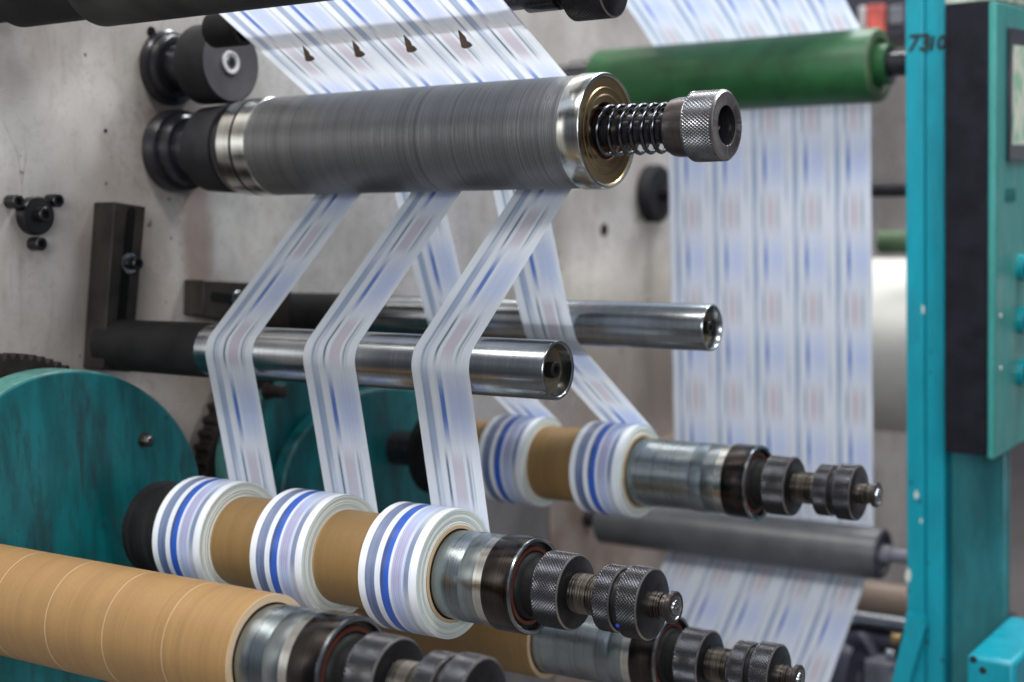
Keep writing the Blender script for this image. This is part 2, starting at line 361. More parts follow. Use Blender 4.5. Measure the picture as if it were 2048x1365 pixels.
# ------------------------------------------------------------------ machine side plate, floor, room
pl = thing('side_plate', 'worn pale grey machine side plate with rust stains and scratches, behind every roller', 'machine plate', (0, 1.6, -1.2))
box('plate_sheet', (-.03, .3, -1.2), (0, 3.6, 1.2), 'plate', pl, pl.location, .002)
for u, v in ((302, 64), (310, 190), (210, 262)):
    P = onx(u, v); rr = .0042 if u > 300 else .0016
    lathe('bolt_hole', [(0.0006, rr*1.25), (.0012, rr*1.2), (.0013, rr), (.0014, .0001)], ['slot_shade'], pl, (0, P.y-1.6, P.z+1.2), 20)
P = onx(1208, 460); lathe('drilled_hole', [(.0006, .0095), (.0014, .009), (.0015, .0001)], ['slot_shade'], pl, (0, P.y-1.6, P.z+1.2), 24)
fl = box('floor', (-6, -4, -1.25), (8, 12, -1.2), 'floor'); fl['kind'] = 'structure'
for nm, a, b in (('back_wall', (-6, 7, -1.2), (8, 7.1, 3)), ('side_wall', (-6.1, -4, -1.2), (-6, 12, 3))):
    w = box(nm, a, b, 'room'); w['kind'] = 'structure'
# lower casing panels in front of the plate
c1 = onx(985, 1035, .02); c2 = onx(1098, 1040, .02); c3 = onx(1320, 1080, .02)
ps = thing('lower_panel', 'grey sheet panel low on the plate between the label rolls and the dark roller', 'machine panel', (0, c1.y, -1.2))
box('panel_sheet', (.001, 1.12, -1.19), (.02, c2.y-.004, c1.z+.035), 'plate_grey', ps, ps.location)
ps = thing('lower_panel', 'brownish rusty sheet panel below the rear spindle, right of a dark gap', 'machine panel', (0, c2.y, -1.2))
box('panel_sheet', (.001, c2.y+.008, -1.19), (.02, 2.4, c1.z+.02), 'plate_low', ps, ps.location)

# ------------------------------------------------------------------ three-screw flange, slotted brackets
def socket_screw(name, parent, loc, r=.006, l=.009, mat='black_oxide'):
    return lathe(name, [(0, r*.98), (l-.0008, r), (l, r*.88), (l, r*.52), (l-.004, r*.5), (l-.004, .0001)], [mat], parent, loc, 24)
P = onx(62, 432); tf = thing('screw_flange', 'round black flange with three socket screws at the left edge of the plate', 'flange', (0, P.y, P.z))
lathe('flange_disc', [(0.001, .0175), (.010, .0178), (.012, .0165), (.0125, .009), (.013, .0001)], ['black_oxide'], tf, seg=48)
socket_screw('screw', tf, (.0125, -.001, .001), .0068, .010)
for u, v in ((17, 404), (97, 402), (63, 488)):
    Q = onx(u, v); socket_screw('screw', tf, (0.001, Q.y-P.y, Q.z-P.z), .0063, .014)

# ------------------------------------------------------------------ main grooved roller
A1 = onx(345, 303, 0); R1 = (A1.y, A1.z)
mr = thing('grooved_roller', 'large dark finely grooved roller with bright steel end ring above the paper strips', 'roller', (0, *R1))
lathe('wall_flange', [(.001, .0415), (.014, .0415), (.017, .040), (.017, .036), (.026, .0355), (.028, .033), (.029, .0001)], ['black_gloss'], mr)
lathe('hub', [(.022, .028), (.05, .028)], ['black_gloss'], mr)
lathe('rubber_ring', [(.046, .030), (.050, .037), (.056, .0415), (.089, .0435), (.092, .042), (.0925, .036)], ['rubber'], mr)
lathe('inner_collar', [(.0925, .040), (.099, .0445), (.107, .0455), (.1075, .0462), (.124, .0467), (.1245, .0455), (.127, .0455), (.1275, .0468), (.144, .0468), (.1445, .0462)], ['steel_bright', 'black_gloss'], mr, matf=lambda j: 1 if j < 2 or j in (4, 5) else 0, seg=128)
lathe('grooved_sleeve', [(.1445, .0462), (.146, .0465), (.488, .0465), (.4885, .0458)], ['grooved'], mr, seg=128)
lathe('end_ring', [(.4885, .0458), (.489, .0474), (.4905, .0478), (.5075, .0476), (.5092, .0468), (.5095, .0452), (.5088, .0440)], ['steel_bright'], mr, seg=128)
lathe('end_cap', [(.5088, .0440), (.5078, .0432), (.5074, .036), (.5082, .0352), (.5078, .0300), (.5084, .0290), (.5080, .0240)], ['brass'], mr, seg=128)
lathe('bore', [(.5080, .0240), (.5075, .0232), (.492, .0235), (.491, .010)], ['rusty'], mr)
lathe('shaft', [(.48, .0125), (.585, .0125)], ['black_gloss'], mr, seg=48)
# spring
V, Fc = [], []; turns, n, m = 7.0, 56, 10; x0, x1, rs, rw = .4985, .5705, .0186, .0019; N = int(turns*n)
for i in range(N+1):
    a = 2*PI*i/n; t_ = i/N; x = x0+(x1-x0)*(t_**.92); rr = rs*(1+.06*(1-t_))
    for k in range(m):
        b = 2*PI*k/m; r = rr+rw*math.cos(b); V.append((x+rw*math.sin(b), -r*math.cos(a), r*math.sin(a)))
for i in range(N):
    for k in range(m): Fc.append((i*m+k, i*m+(k+1) % m, (i+1)*m+(k+1) % m, (i+1)*m+k))
mesh('coil_spring', V, Fc, 'spring', mr, ang=60)
lathe('collar', [(.5690, .0125), (.5692, .0195), (.5715, .0225), (.576, .0235), (.5895, .0238)], ['collar'], mr)
kn = lathe('knurled_knob', [(.5885, .020)]+knurl_rows(.589, .6165, .0277, .00165, .0014)+[(.6172, .0258), (.6172, .0165), (.6165, .0155), (.5985, .0150), (.5985, .0001)], ['knurl_clean', 'facesteel', 'black_gloss'], mr, seg=128, h=.00038,
           matf=lambda j: 0)
me = kn.data; nb = len(me.polygons)
for p in me.polygons:
    c = p.center; r = math.hypot(c.y, c.z)
    if c.x > .6160 and r < .0268: p.material_index = 1
    if r < .0156 and c.x < .6165: p.material_index = 2
lathe('screw', [(.598, .0055), (.607, .0055), (.6075, .005), (.6075, .0025), (.604, .0025), (.604, .0001)], ['brass'], mr, (0, .002, .001), 24)

# ------------------------------------------------------------------ nip wheel
Aw = onx(335, 137, 0); nw = thing('nip_wheel', 'black rubber wheel with grey face and pale hub above the grooved roller', 'wheel', (0, Aw.y, Aw.z))
lathe('wall_flange', [(.001, .0375), (.008, .0375), (.010, .035), (.010, .0335), (.016, .032), (.018, .029), (.018, .022), (.03, .021), (.05, .020)], ['black_gloss'], nw)
lathe('tyre', [(.047, .020), (.0475, .0365), (.050, .0388), (.085, .0392), (.0875, .0385), (.088, .037)], ['rubber'], nw)
lathe('wheel_face', [(.088, .037), (.0875, .030), (.0865, .012), (.088, .011)], ['greyface'], nw)
lathe('hub_ring', [(.088, .0112), (.0895, .0108), (.0895, .0085), (.0885, .0075), (.0885, .006), (.0895, .0055), (.0895, .0028), (.087, .0026), (.087, .0001)], ['white_hub', 'steel'], nw, matf=lambda j: 0 if j < 4 else 1, seg=48)

# ------------------------------------------------------------------ blade bar and blades
Ab = onx(452, 58, .128); bb = thing('blade_bar', 'dark blade bar with knurled end knob running behind the slanting top web', 'bar', (0, Ab.y, Ab.z))
lathe('foam_collar', [(.112, .010), (.1125, .0160), (.114, .0168), (.150, .0170), (.152, .0165), (.152, .0125)], ['foam', 'bracket'], bb, matf=lambda j: 0 if j < 4 else 1)
lathe('rod', [(.114, .0105), (.465, .0105), (.466, .0138), (.495, .0138), (.496, .0122)]+[(.496+.0012*i, .0124 if i % 2 else .0112) for i in range(11)], ['black_gloss'], bb, seg=64)
kn = lathe('knurled_knob', [(.5085, .012), (.5085, .0215)]+knurl_rows(.5085, .5445, .0238, .0015)+[(.545, .0218), (.545, .0001)], ['knurl', 'worn_highlight'], bb, seg=120, h=.0003)
BLP = [(0, 0), (6.9, 34), (10, 36.5), (15, 37.4), (22, 35.5), (28, 31), (24, 26), (20, 23), (17, 22), (15.5, 18), (14, 14), (7, 6.4)]
# ------------------------------------------------------------------ top front roller
At = onx(30, -30, .06); T = (At.y, At.z); RT = .0436
tr = thing('upper_roller', 'charcoal roller cut off by the top edge above the slanting web', 'roller', (0, *T))
lathe('roller_sleeve', [(.166, .030), (.1665, RT-.002), (.169, RT), (.60, RT), (.60, .02)], ['toproller'], tr, seg=96)
lathe('shaft_sleeve', [(.0, .030), (.055, .030), (.06, .034), (.066, .0362), (.167, .0362)], ['foam'], tr)

# ------------------------------------------------------------------ guide rollers with slotted brackets
def guide_end(t, xe, r):
    lathe('tube', [(xe-.40 if xe > .5 else .1, r), (xe-.001, r), (xe, r-.0006), (xe, r-.0030), (xe-.001, r-.0036), (xe-.010, r-.0042)], ['steel'], t, seg=128)
    lathe('end_plug', [(xe-.009, r-.0040), (xe-.010, .0085), (xe-.0095, .0001)], ['brasscap'], t, seg=64)
    socket_screw('screw', t, (xe-.0098, .0005, 0), .0062, .008)
M['brasscap'] = rubber('dusty_bronze_plug', (.22, .18, .12), .35, .6, .6)
A2 = onx(200, 688, 0); g1 = thing('guide_roller', 'polished steel guide roller in front on a tall slotted iron bracket', 'roller', (0, A2.y, A2.z)); R2 = (A2.y, A2.z); r2 = .0232
L1 = g1.location
e = .030
pf = [onx(u, v, e) for u, v in ((229, 404), (292, 414), (272, 640), (262, 745), (206, 740))]
extrude('bracket', [(p.y-L1.y, p.z-L1.z) for p in pf], .001, e, 'bracket', g1, bev=.0012)
sf = [onx(u, v, e) for u, v in ((253, 425), (258, 416), (264, 414), (269, 418), (270, 427), (250, 643), (233, 643))]
extrude('slot_shade', [(p.y-L1.y, p.z-L1.z) for p in sf], e+.0003, e+.0006, 'slot_shade', g1)  # flat dark patch standing in for the shaded recess
Q = onx(256, 527, e); lathe('washer', [(0, .0098), (.0022, .0098), (.0026, .009), (.0026, .004)], ['steel'], g1, (e+.0006, Q.y-L1.y, Q.z-L1.z), 40)
socket_screw('screw', g1, (e+.003, Q.y-L1.y, Q.z-L1.z), .0063, .012)
xs = xat(*R2, 423)
lathe('sleeve', [(.012, .020), (.014, .0242), (xs-.006, .0250), (xs-.002, .0245), (xs, .0238), (xs+.002, .0225)], ['foam'], g1)
lathe('tube', [(xs, r2), (.5228, r2), (.5238, r2-.0006), (.5238, r2-.0024), (.5230, r2-.0032), (.514, r2-.0040)], ['steel'], g1, seg=128)
lathe('end_plug', [(.5142, r2-.0038), (.5135, .0085), (.514, .0001)], ['brasscap'], g1, seg=64)
socket_screw('screw', g1, (.5137, .0005, 0), .0064, .008)
A3 = onx(565, 624.5, 0); R3 = (A3.y, A3.z); r3 = .0215
g2 = thing('guide_roller', 'polished steel guide roller further back on a short horizontal slotted bracket', 'roller', (0, *R3)); L2 = g2.location
pf = [onx(u, v, .03) for u, v in ((408, 560), (500, 566), (582, 578), (582, 655), (500, 650), (406, 632))]
extrude('bracket', [(p.y-L2.y, p.z-L2.z) for p in pf], .001, .03, 'bracket', g2, bev=.0015)
sf = [onx(u, v, .03) for u, v in ((422, 587), (426, 584), (500, 594), (505, 600), (500, 612), (424, 603), (421, 598))]
extrude('slot_shade', [(p.y-L2.y, p.z-L2.z) for p in sf], .0303, .0306, 'slot_shade', g2)  # flat dark patch again, in place of a shaded recess
Q = onx(474, 600, .03); lathe('washer', [(0, .0095), (.0022, .0095), (.0026, .009), (.0026, .004)], ['steel'], g2, (.0306, Q.y-L2.y, Q.z-L2.z), 40)
socket_screw('screw', g2, (.033, Q.y-L2.y, Q.z-L2.z), .0062, .011)
xs = xat(*R3, 690)
lathe('sleeve', [(.012, .018), (.0125, .0215), (xs-.004, .0222), (xs, .021)], ['foam'], g2)
xe = xat(*R3, 1425)
lathe('tube', [(xs, r3), (xe-.001, r3), (xe, r3-.0006), (xe, r3-.0022), (xe-.001, r3-.0030), (xe-.010, r3-.0036)], ['steel'], g2, seg=128)
lathe('end_plug', [(xe-.0098, r3-.0034), (xe-.0105, .0085), (xe-.010, .0001)], ['brasscap'], g2, seg=64)
socket_screw('screw', g2, (xe-.010, .0005, 0), .006, .008)

# ------------------------------------------------------------------ belts
def tang(c1, r1, s1, c2, r2_, s2):
    D = Vector(c2)-Vector(c1); L = D.length; a = math.asin((s2*r2_-s1*r1)/L); h = D/L
    d = Vector((h.x*math.cos(a)-h.y*math.sin(a), h.x*math.sin(a)+h.y*math.cos(a))); n = Vector((-d.y, d.x))
    return Vector(c1)+s1*r1*n, Vector(c2)+s2*r2_*n, n
def arc(c, r, s, na, nb, k=14):
    a0 = math.atan2(na.y, na.x); a1 = math.atan2(nb.y, nb.x); d = (a1-a0+PI) % (2*PI)-PI
    return [Vector(c)+s*r*Vector((math.cos(a0+d*i/k), math.sin(a0+d*i/k))) for i in range(k+1)]
def path(circles, start=None, end=None):
    """circles: (center, r, side); returns (y,z) points of the sheet"""
    tg = [tang(*circles[i], *circles[i+1]) for i in range(len(circles)-1)]
    pts = []
    if start is None: pts.append(tg[0][0])
    for i in range(1, len(circles)-1):
        pts += arc(circles[i][0], circles[i][1], circles[i][2], tg[i-1][2], tg[i][2])
    pts.append(tg[-1][1]); return pts, tg
def sheet(name, pts, x0, x1, u0, u1, mat, v0=0., nx=10, xo=None, wl=None):
    P = [Vector(pts[0])]
    for a, b in zip(pts, pts[1:]):
        a, b = Vector(a), Vector(b); n = max(1, int((b-a).length/.02))
        for i in range(n): P.append(a+(b-a)*(i+1)/n)
    s = [0.]
    for a, b in zip(P, P[1:]): s.append(s[-1]+(b-a).length)
    org = Vector(((x0+x1)/2, P[0].x, P[0].y)); V, Fc, UV = [], [], []
    for p, sl in zip(P, s):
        dx = 0.
        if xo:
            for (sa, da), (sb, db) in zip(xo, xo[1:]):
                if sa <= sl <= sb: f_ = (sl-sa)/(sb-sa); dx = da+(db-da)*f_
            if sl > xo[-1][0]: dx = xo[-1][1]
        for k in range(nx+1): V.append(Vector((x0+(x1-x0)*k/nx+dx, p.x, p.y))-org)
    for j in range(len(P)-1):
        for k in range(nx):
            Fc.append((j*(nx+1)+k, j*(nx+1)+k+1, (j+1)*(nx+1)+k+1, (j+1)*(nx+1)+k))
            ua, ub = u0+(u1-u0)*k/nx, u0+(u1-u0)*(k+1)/nx; UV.append([(ua, v0+s[j]), (ub, v0+s[j]), (ub, v0+s[j+1]), (ua, v0+s[j+1])])
    return mesh(name, V, Fc, mat, None, org, UV, ang=50)
XL, XR = .1585, .4485; LW = (XR-XL)/5; GAP = .0012
t_ = .0003
SA = onx(300, 1053, .1); SA = (SA.y, SA.z); SC = onx(835, 899, .1); SC = (SC.y, SC.z); SD = dep(1397, 1323, 1.316); SD = (SD.y, SD.z); SB = dep(769, 1360, .951); SB = (SB.y, SB.z)
RA, RC = .0512, .0480
w1, _ = path([(T, RT+t_, 1), (R1, .0465+t_, 1), (R2, r2+t_, -1)])
tT, tR, nT = tang(T, RT+t_, 1, R1, .0465+t_, 1)
# the unslit web from the upper roller down to the grooved roller
pre = arc(T, RT+t_, 1, Vector((0, 1)), nT, 10)
end_n = tang(R1, .0465+t_, 1, R2, r2+t_, -1)[2]
post = arc(R1, .0465+t_, 1, nT, Vector((1, 0)), 8)
Lw = sum((a-b).length for a, b in zip(pre, pre[1:]))+(tR-tT).length
w = sheet('paper_web', pre+post, XL+.0155, XR+.0155, 0, 5, 'web', v0=-(Lw)+.004, nx=30)
tag(w, 'wide slanting sheet of printed labels with blade tips poking through, above the grooved roller', 'paper web')
for (u, v, k) in ((607, 88, .85), (706, 77, .92), (809, 66, .95), (918, 56, 1.0)):
    rr_ = ray(u, v); tt_ = (nT.x*(tR.x-CAM.y)+nT.y*(tR.y-CAM.z))/(nT.x*rr_.y+nT.y*rr_.z)
    hit = CAM+rr_*tt_; xx = hit.x; of = Vector((0, -nT.x, -nT.y))*.0022
    pts = [onx(u+a*k, v+b*k, xx)+of for a, b in BLP]
    L = {607: 'smallest dark blade tip through the top web, nearest its left edge', 706: 'brown blade tip through the top web, next right of the smallest one',
         809: 'brown blade tip through the top web, left of the largest one', 918: 'largest brown blade tip through the top web, nearest its right edge'}[u]
    o = extrude('slitting_blade', [(p.y, p.z) for p in pts], xx-.0004, xx+.0004, 'blade', None, (xx, pts[0].y, pts[0].z)); tag(o, L, 'blade', 'slitting blades through the top web')
strips = [(0, 1, 'left printed strip, over the front guide roller to the label roll nearest the plate'), (2, 1, 'middle printed strip of the three bending over the front guide roller'),
          (4, 1, 'right printed strip over the front guide roller to the label roll nearest the camera'),
          (1, 0, 'left printed strip behind, over the rear guide roller, mostly hidden by the front strips'), (3, 0, 'right printed strip behind, over the rear guide roller to the outer rear label roll')]
for lane, front, lab in strips:
    circ = [(R1, .0465+t_, 1), (R2, r2+t_, -1), (SA, RA+t_, 1)] if front else [(R1, .0465+t_, 1), (R3, r3+t_, -1), (SC, RC+t_, 1)]
    tg0 = tang(*circ[0], *circ[1]); pts, _ = path(circ)
    st = arc(R1, .0465+t_, 1, Vector((1, 0)), tg0[2], 6)
    L0 = sum((a-b).length for a, b in zip(st, st[1:]))
    xa = XL+LW*lane+GAP*.5; xb = XL+LW*(lane+1)-GAP*.5
    o = sheet('paper_strip', st+pts, xa, xb, lane+.0, lane+1.0, 'strip', v0=-L0-(.018 if front else .03)+(.004*lane), nx=6, xo=[(0, .0165), (L0+(.205 if front else .16), .008 if front else .004), (L0+(.235 if front else .2), .0075 if front else .002), (L0+.37, 0)])
    tag(o, lab, 'paper strip', 'slit label strips')

# ------------------------------------------------------------------ spindles
def spindle(name, label, c, x_in=.10, r=.0353, flange=True, xsleeve=.147):
    t = thing(name, label, 'spindle', (0, *c), 'rewind spindles')
    k = r/.0353
    if flange:
        lathe('back_flange', [(.1, .020), (.109, .040), (.111, .0425), (.116, .043), (.117, .0415), (.122, .0415), (.124, .0425), (.135, .042), (.137, .0395), (.146, .0393), (.1465, .036)], ['foam'], t)
    lathe('stub', [(.001, .020), (.108, .020)], ['black_gloss'], t, seg=48)
    lathe('mandrel', [(x_in+.04, r*.98), (.458, r*.98), (.4585, r), (.474, r), (.4745, r*.992), (.4755, r*.992), (.476, r), (.489, r)], ['sleeve'], t, seg=128)
    lathe('bevel_ring', [(.489, r), (.4925, r*1.012), (.4960, r*1.03), (.4975, r*1.035)], ['steel_bright'], t, seg=128)
    lathe('lock_ring', [(.4975, r*1.035), (.4985, r*1.05), (.5215, r*1.05), (.5215, r*1.04)], ['darkring'], t, seg=128)
    lathe('ring_lip', [(.5215, r*1.04), (.5232, r*1.03), (.5238, r*.99), (.5232, r*.955), (.5215, r*.945)], ['steel'], t, seg=128)
    lathe('seal', [(.5215, r*.945), (.5185, r*.93), (.5182, r*.85), (.5205, r*.84), (.5205, r*.76), (.5175, r*.75)], ['black_gloss', 'maroon'], t, seg=96, matf=lambda j: 1 if j > 1 else 0)
    lathe('grease_ring', [(.5175, r*.75), (.520, r*.74), (.5225, r*.70), (.524, r*.64), (.5355, r*.60)], ['grease'], t, seg=64)
    lathe('clamp_knob', [(.5355, .012), (.5355, .0262)]+knurl_rows(.5357, .5597, .0284, .00125)+[(.5602, .0262), (.5602, .014)], ['knurl', 'worn_highlight'], t, seg=136, h=.00036, matf=None)
    lathe('threaded_neck', [(.552+.0011*i, .0152 if i % 2 else .0140) for i in range(27)]+[(.5818, .0165), (.5850, .0172), (.5858, .0172)], ['thread', 'steel'], t, seg=56, matf=lambda j: 1 if j > 26 else 0)
    ln = lathe('lock_nut', [(.5857, .015), (.5857, .0218)]+knurl_rows(.5859, .6010, .0243, .00125)+[(.6012, .0215), (.6062, .0215)]+knurl_rows(.6064, .6245, .0262, .00125)+[(.6250, .0240), (.6250, .010)], ['knurl', 'worn_highlight'], t, seg=124, h=.00034)
    lathe('tip_shaft', [(.618, .0098), (.6335, .0098), (.634, .0085), (.639, .0085)], ['thread'], t, seg=40)
    lathe('tip_disc', [(.6385, .008), (.6388, .0112), (.6395, .0118), (.6425, .0118), (.6432, .0110), (.6432, .0085), (.6425, .0080), (.6425, .0060), (.6440, .0055), (.6442, .0028), (.6425, .0026), (.6425, .0001)], ['collar', 'steel'], t, seg=48, matf=lambda j: 1 if j > 4 else 0)
    return t
protoA = spindle('rewind_spindle', 'middle spindle carrying three label rolls, knurled knob in sharp focus', SA)
sp = lathe('ink_spot', [(0, .0016), (.0008, .0012), (.001, .0001)], ['bluespot'], protoA, seg=12)
sp.rotation_euler = (0, 0, -PI/2+.0); sp.rotation_euler = (.45, 0, -PI/2); sp.location = (.6085, -.0236, -.0114)
for c, lab in ((SC, 'rear spindle at upper right with two label rolls, tip in front of the hanging web'), (SB, 'nearest blurred spindle at bottom left covered in bare cardboard cores'), (SD, 'spindle at bottom right partly behind the middle spindle, with one cardboard tube showing')):
    s_ = copy_tree(protoA); s_.location = (0, *c); s_['label'] = lab
    if c == SC:
        for ch in s_.children:
            if ch.name.startswith('back_flange'): ch.scale = (1, 1.12, 1.12); ch.location.x = .012
    for ch in list(s_.children):
        if ch.name.startswith('ink_spot'): bpy.data.objects.remove(ch)

# label rolls and cores
def core_mesh(t, x0, x1, ro, ri, name='core', cm='card'):
    return lathe(name, [(x0, ri), (x0, ro-.0002), (x0+.00025, ro), (x1-.00025, ro), (x1, ro-.0002), (x1, ri)], [cm, 'cardedge'], t, seg=128, matf=lambda j: 0 if j == 2 else 1)
def label_roll(label, c, x0, x1, ro, off, core=(.0358, .0385)):
    t = thing('label_roll', label, 'label roll', (0, *c), 'wound label rolls')
    lathe('wound_surface', [(x0, ro-.0002)]+[(x0+(x1-x0)*i/8, ro) for i in range(9)]+[(x1, ro-.0002)], ['rollprint'], t, seg=160, uvmode=(x0, x1, 2., off))
    prof = [(x0+.0004*math.sin(i*7.), core[1]+(ro-.0002-core[1])*i/10) for i in range(11)]; prof[-1] = (x0, ro-.0002)
    o = lathe('roll_side', prof, ['rolledge'], t, seg=128)
    rr = random.Random(int(x1*1e4)); prof = [(x1+rr.uniform(-.0005, .0003)*(0 if i in (0, 14) else 1), ro-.0002-(ro-.0002-core[1])*i/14) for i in range(15)]
    lathe('roll_side', prof, ['rolledge'], t, seg=128)
    core_mesh(t, x0-.0005, x1+.0012, core[1], core[0])
    return t
def lane_x(k): return XL+LW*k+GAP*.4, XL+LW*(k+1)-GAP*.4
for k, lab, off in ((0, 'label roll at the left of the middle spindle, against the black flange', .30), (2, 'label roll in the middle of three on the middle spindle', .33), (4, 'sharp label roll nearest the camera at the end of the middle spindle', .36)):
    label_roll(lab, SA, *lane_x(k), RA, off)
for k, lab, off in ((1, 'inner blurred label roll on the rear spindle, beside the third front strip', .3), (3, 'outer label roll on the rear spindle beside the bare grey sleeve', .34)):
    label_roll(lab, SC, *lane_x(k), RC, off)
def cores(c, segs, ro, labs, grp):
    for (x0, x1), lab in zip(segs, labs):
        t = thing('cardboard_core', lab, 'cardboard tube', (0, *c), grp); core_mesh(t, x0, x1, ro, .0357, 'tube_wall', 'card' if c == SB else 'card_dark')
G = .00012
l0, l1, l2, l3, l4 = [lane_x(k) for k in range(5)]
cores(SA, [(l0[1]+.0015, l2[0]-.0008), (l2[1]+.0015, l4[0]-.0008)], .0390, ['brown cardboard core between the left and middle label rolls', 'brown cardboard core between the middle and nearest label rolls'], 'cores between label rolls')
cores(SC, [(.14, l1[0]-.0008), (l1[1]+.0015, l3[0]-.0008)], .0390, ['short sliver of cardboard core left of the inner rear label roll', 'dark brown cardboard core between the two rear label rolls'], 'cores between label rolls')
jb = [xat(*SB, u) for u in (75, 181, 294, 412, 540)]
cores(SB, [(jb[0]-.058, jb[0]-G)]+[(jb[i]+G, jb[i+1]-G) for i in range(4)], .0412, ['bare cardboard core cut by the left edge of the photo', 'second bare cardboard core from the left edge on the nearest spindle', 'middle bare cardboard core on the nearest spindle', 'bare cardboard core one in from the grey sleeve end', 'lightest bare cardboard core, next to the grey sleeve of the nearest spindle'], 'bare cores on the nearest spindle')
xd = xat(*SD, 1102)
cores(SD, [(.145, xd)], .0400, ['long cardboard core on the bottom right spindle, below the nearest label roll'], None)

# ------------------------------------------------------------------ teal gear covers and gears
def smooth_poly(pts, n=6):
    out = []; N = len(pts)
    for i in range(N):
        p0, p1, p2, p3 = pts[i-1], pts[i], pts[(i+1) % N], pts[(i+2) % N]
        for k in range(n):
            t = k/n; out.append(tuple(.5*((2*p1[a])+(-p0[a]+p2[a])*t+(2*p0[a]-5*p1[a]+4*p2[a]-p3[a])*t*t+(-p0[a]+3*p1[a]-3*p2[a]+p3[a])*t**3) for a in (0, 1)))
    return out
def px_ellipse(cx, cy, a, b, t0, t1, n=40): return [(cx+a*math.cos(t0+(t1-t0)*i/n), cy-b*math.sin(t0+(t1-t0)*i/n)) for i in range(n+1)]
def cover(label, outline, xf, xb, bolts, loc):
    t = thing('gear_cover', label, 'gear cover', loc, 'teal gear covers')
    pts = [onx(u, v, xf) for u, v in outline]
    extrude('cover_shell', [(p.y-loc[1], p.z-loc[2]) for p in pts], xb, xf, ['teal_cover', 'teal_rim'], t, side=1, bev=.003)
    for (u, v, r) in bolts:
        Q = onx(u, v, xf); lathe('bolt', [(-.001, r*1.3), (.001, r*1.3), (.001, r), (.006, r*.9), (.0085, r*.5), (.009, .0001)], ['thread'], t, (xf, Q.y-loc[1], Q.z-loc[2]), 6 if r > .006 else 24)
    return t
o1 = [(-120, 1500)]+px_ellipse(150, 992, 254, 252, PI, 0, 44)+[(404, 1500)]
P = onx(150, 990, .085); cover('large stained teal gear cover at lower left with one dark bolt', o1, .085, .05, [(288, 881, .0062)], (0, P.y, -1.2))
P = onx(740, 950, .07)
o2 = [(470, 1400)]+px_ellipse(690, 930, 235, 190, PI*.99, 0.03, 40)+[(925, 1400)]
t2 = cover('darker teal gear cover seen between the printed strips', o2, .05, .03, [], (0, P.y, -1.2))
o3 = [(560, 1400)]+px_ellipse(790, 1000, 225, 225, PI*.99, PI*.25, 40)+[(925, 860), (925, 1400)]
pts = [onx(u, v, .07) for u, v in o3]; extrude('arm_plate', [(p.y-P.y, p.z+1.2) for p in pts], .051, .07, 'teal_cover', t2, bev=.003)
Q = onx(775, 812, .07); lathe('bolt', [(0, .0055), (.011, .005), (.012, .004), (.012, .0001)], ['thread'], t2, (.05, Q.y-P.y, Q.z+1.2), 24)
Q = onx(533, 782, .05); s_ = lathe('clamp_screw', [(0, .009), (.006, .009), (.006, .0065), (.024, .0065), (.025, .005), (.025, .0001)], ['bracket'], t2, (.05, Q.y-P.y, Q.z+1.2), 24)
def gear(label, cu, cv, xg, Rg, teeth, th=.018):
    P = onx(cu, cv, xg); pts = []
    for i in range(teeth*4):
        a = 2*PI*i/(teeth*4); r = Rg if i % 4 in (0, 1) else Rg-.0055; pts.append((r*math.cos(a), r*math.sin(a)))
    o = extrude('spur_gear', [(P.y+a, P.z+b) for a, b in pts], xg-th, xg, 'gear', None, (xg, P.y, P.z)); tag(o, label, 'gear', 'dark gears behind teal covers'); return P
Pt = onx(20, 708, .045); gear('dark toothed gear peeking over the top of the left teal cover', 25, 1040, .045, (Pt-onx(25, 1040, .045)).length, 96)
Pg = onx(404, 930, .045); Pc = onx(680, 985, .045); gear('dark toothed gear peeking out between the left teal cover and the left printed strip', 680, 985, .028, (onx(408, 930, .028)-onx(680, 985, .028)).length, 90, .02)

# ------------------------------------------------------------------ big green roller, dark roller, hanging webs
Ag = onx(1150, 172, .03); Gc = (Ag.y, Ag.z); rg = .0455
gr = thing('green_roller', 'wide green rubber roller at upper right carrying the hanging web', 'roller', (0, *Gc))
xr = xat(*Gc, 1762)
lathe('hub', [(.001, .030), (.03, .030), (.031, .034), (.072, .034)], ['black_gloss'], gr)
lathe('roller_sleeve', [(.072, .02), (.072, rg-.002), (.075, rg), (xr-.004, rg), (xr-.001, rg-.0018), (xr, rg-.004), (xr, rg-.012), (xr-.004, rg-.014), (xr-.004, .0255)], ['green', 'dkgreen'], gr, matf=lambda j: 0 if j < 3 else 1)
xc = xat(*Gc, 1812)
lathe('end_bush', [(xr-.004, .0255), (xr+.012, .0255), (xr+.013, .022), (xr+.013, .015), (xc+.02, .015)], ['green', 'black_gloss'], gr, matf=lambda j: 0 if j < 2 else 1)
Ae = onx(1245, 1045, .08); Ec = (Ae.y, Ae.z); re_ = .0328
er = thing('dark_roller', 'dark grey roller below the rear spindle, end fixed at the teal post', 'roller', (0, *Ec)); xr2 = xat(*Ec, 1768)
lathe('roller_sleeve', [(.05, .01), (.05, re_), (xr2-.003, re_), (xr2, re_-.002), (xr2, re_-.008), (xr2-.004, re_-.010), (xr2-.004, .012)], ['darkgrey', 'machine_dark'], er, matf=lambda j: 0 if j < 2 else 1)
lathe('shaft', [(.0, .012), (.06, .012)], ['black_gloss'], er, seg=40); lathe('shaft', [(xr2-.004, .012), (xr2+.010, .012), (xr2+.010, .009), (xat(*Ec, 1812)+.03, .009)], ['machine_mid'], er, seg=40)
XW0, XW1 = .149, .44
Pa = onx(1740, 140, XW1); Pb = onx(1700, 0, XW1)
d0 = (Vector((1.8222, .1542))-Vector((1.7765, .1847))).normalized()
nd = Vector((-d0.y, d0.x)); tp = Vector(Gc)+(rg+t_)*nd
tg2 = tang(Gc, rg+t_, 1, Ec, re_+t_, 1)
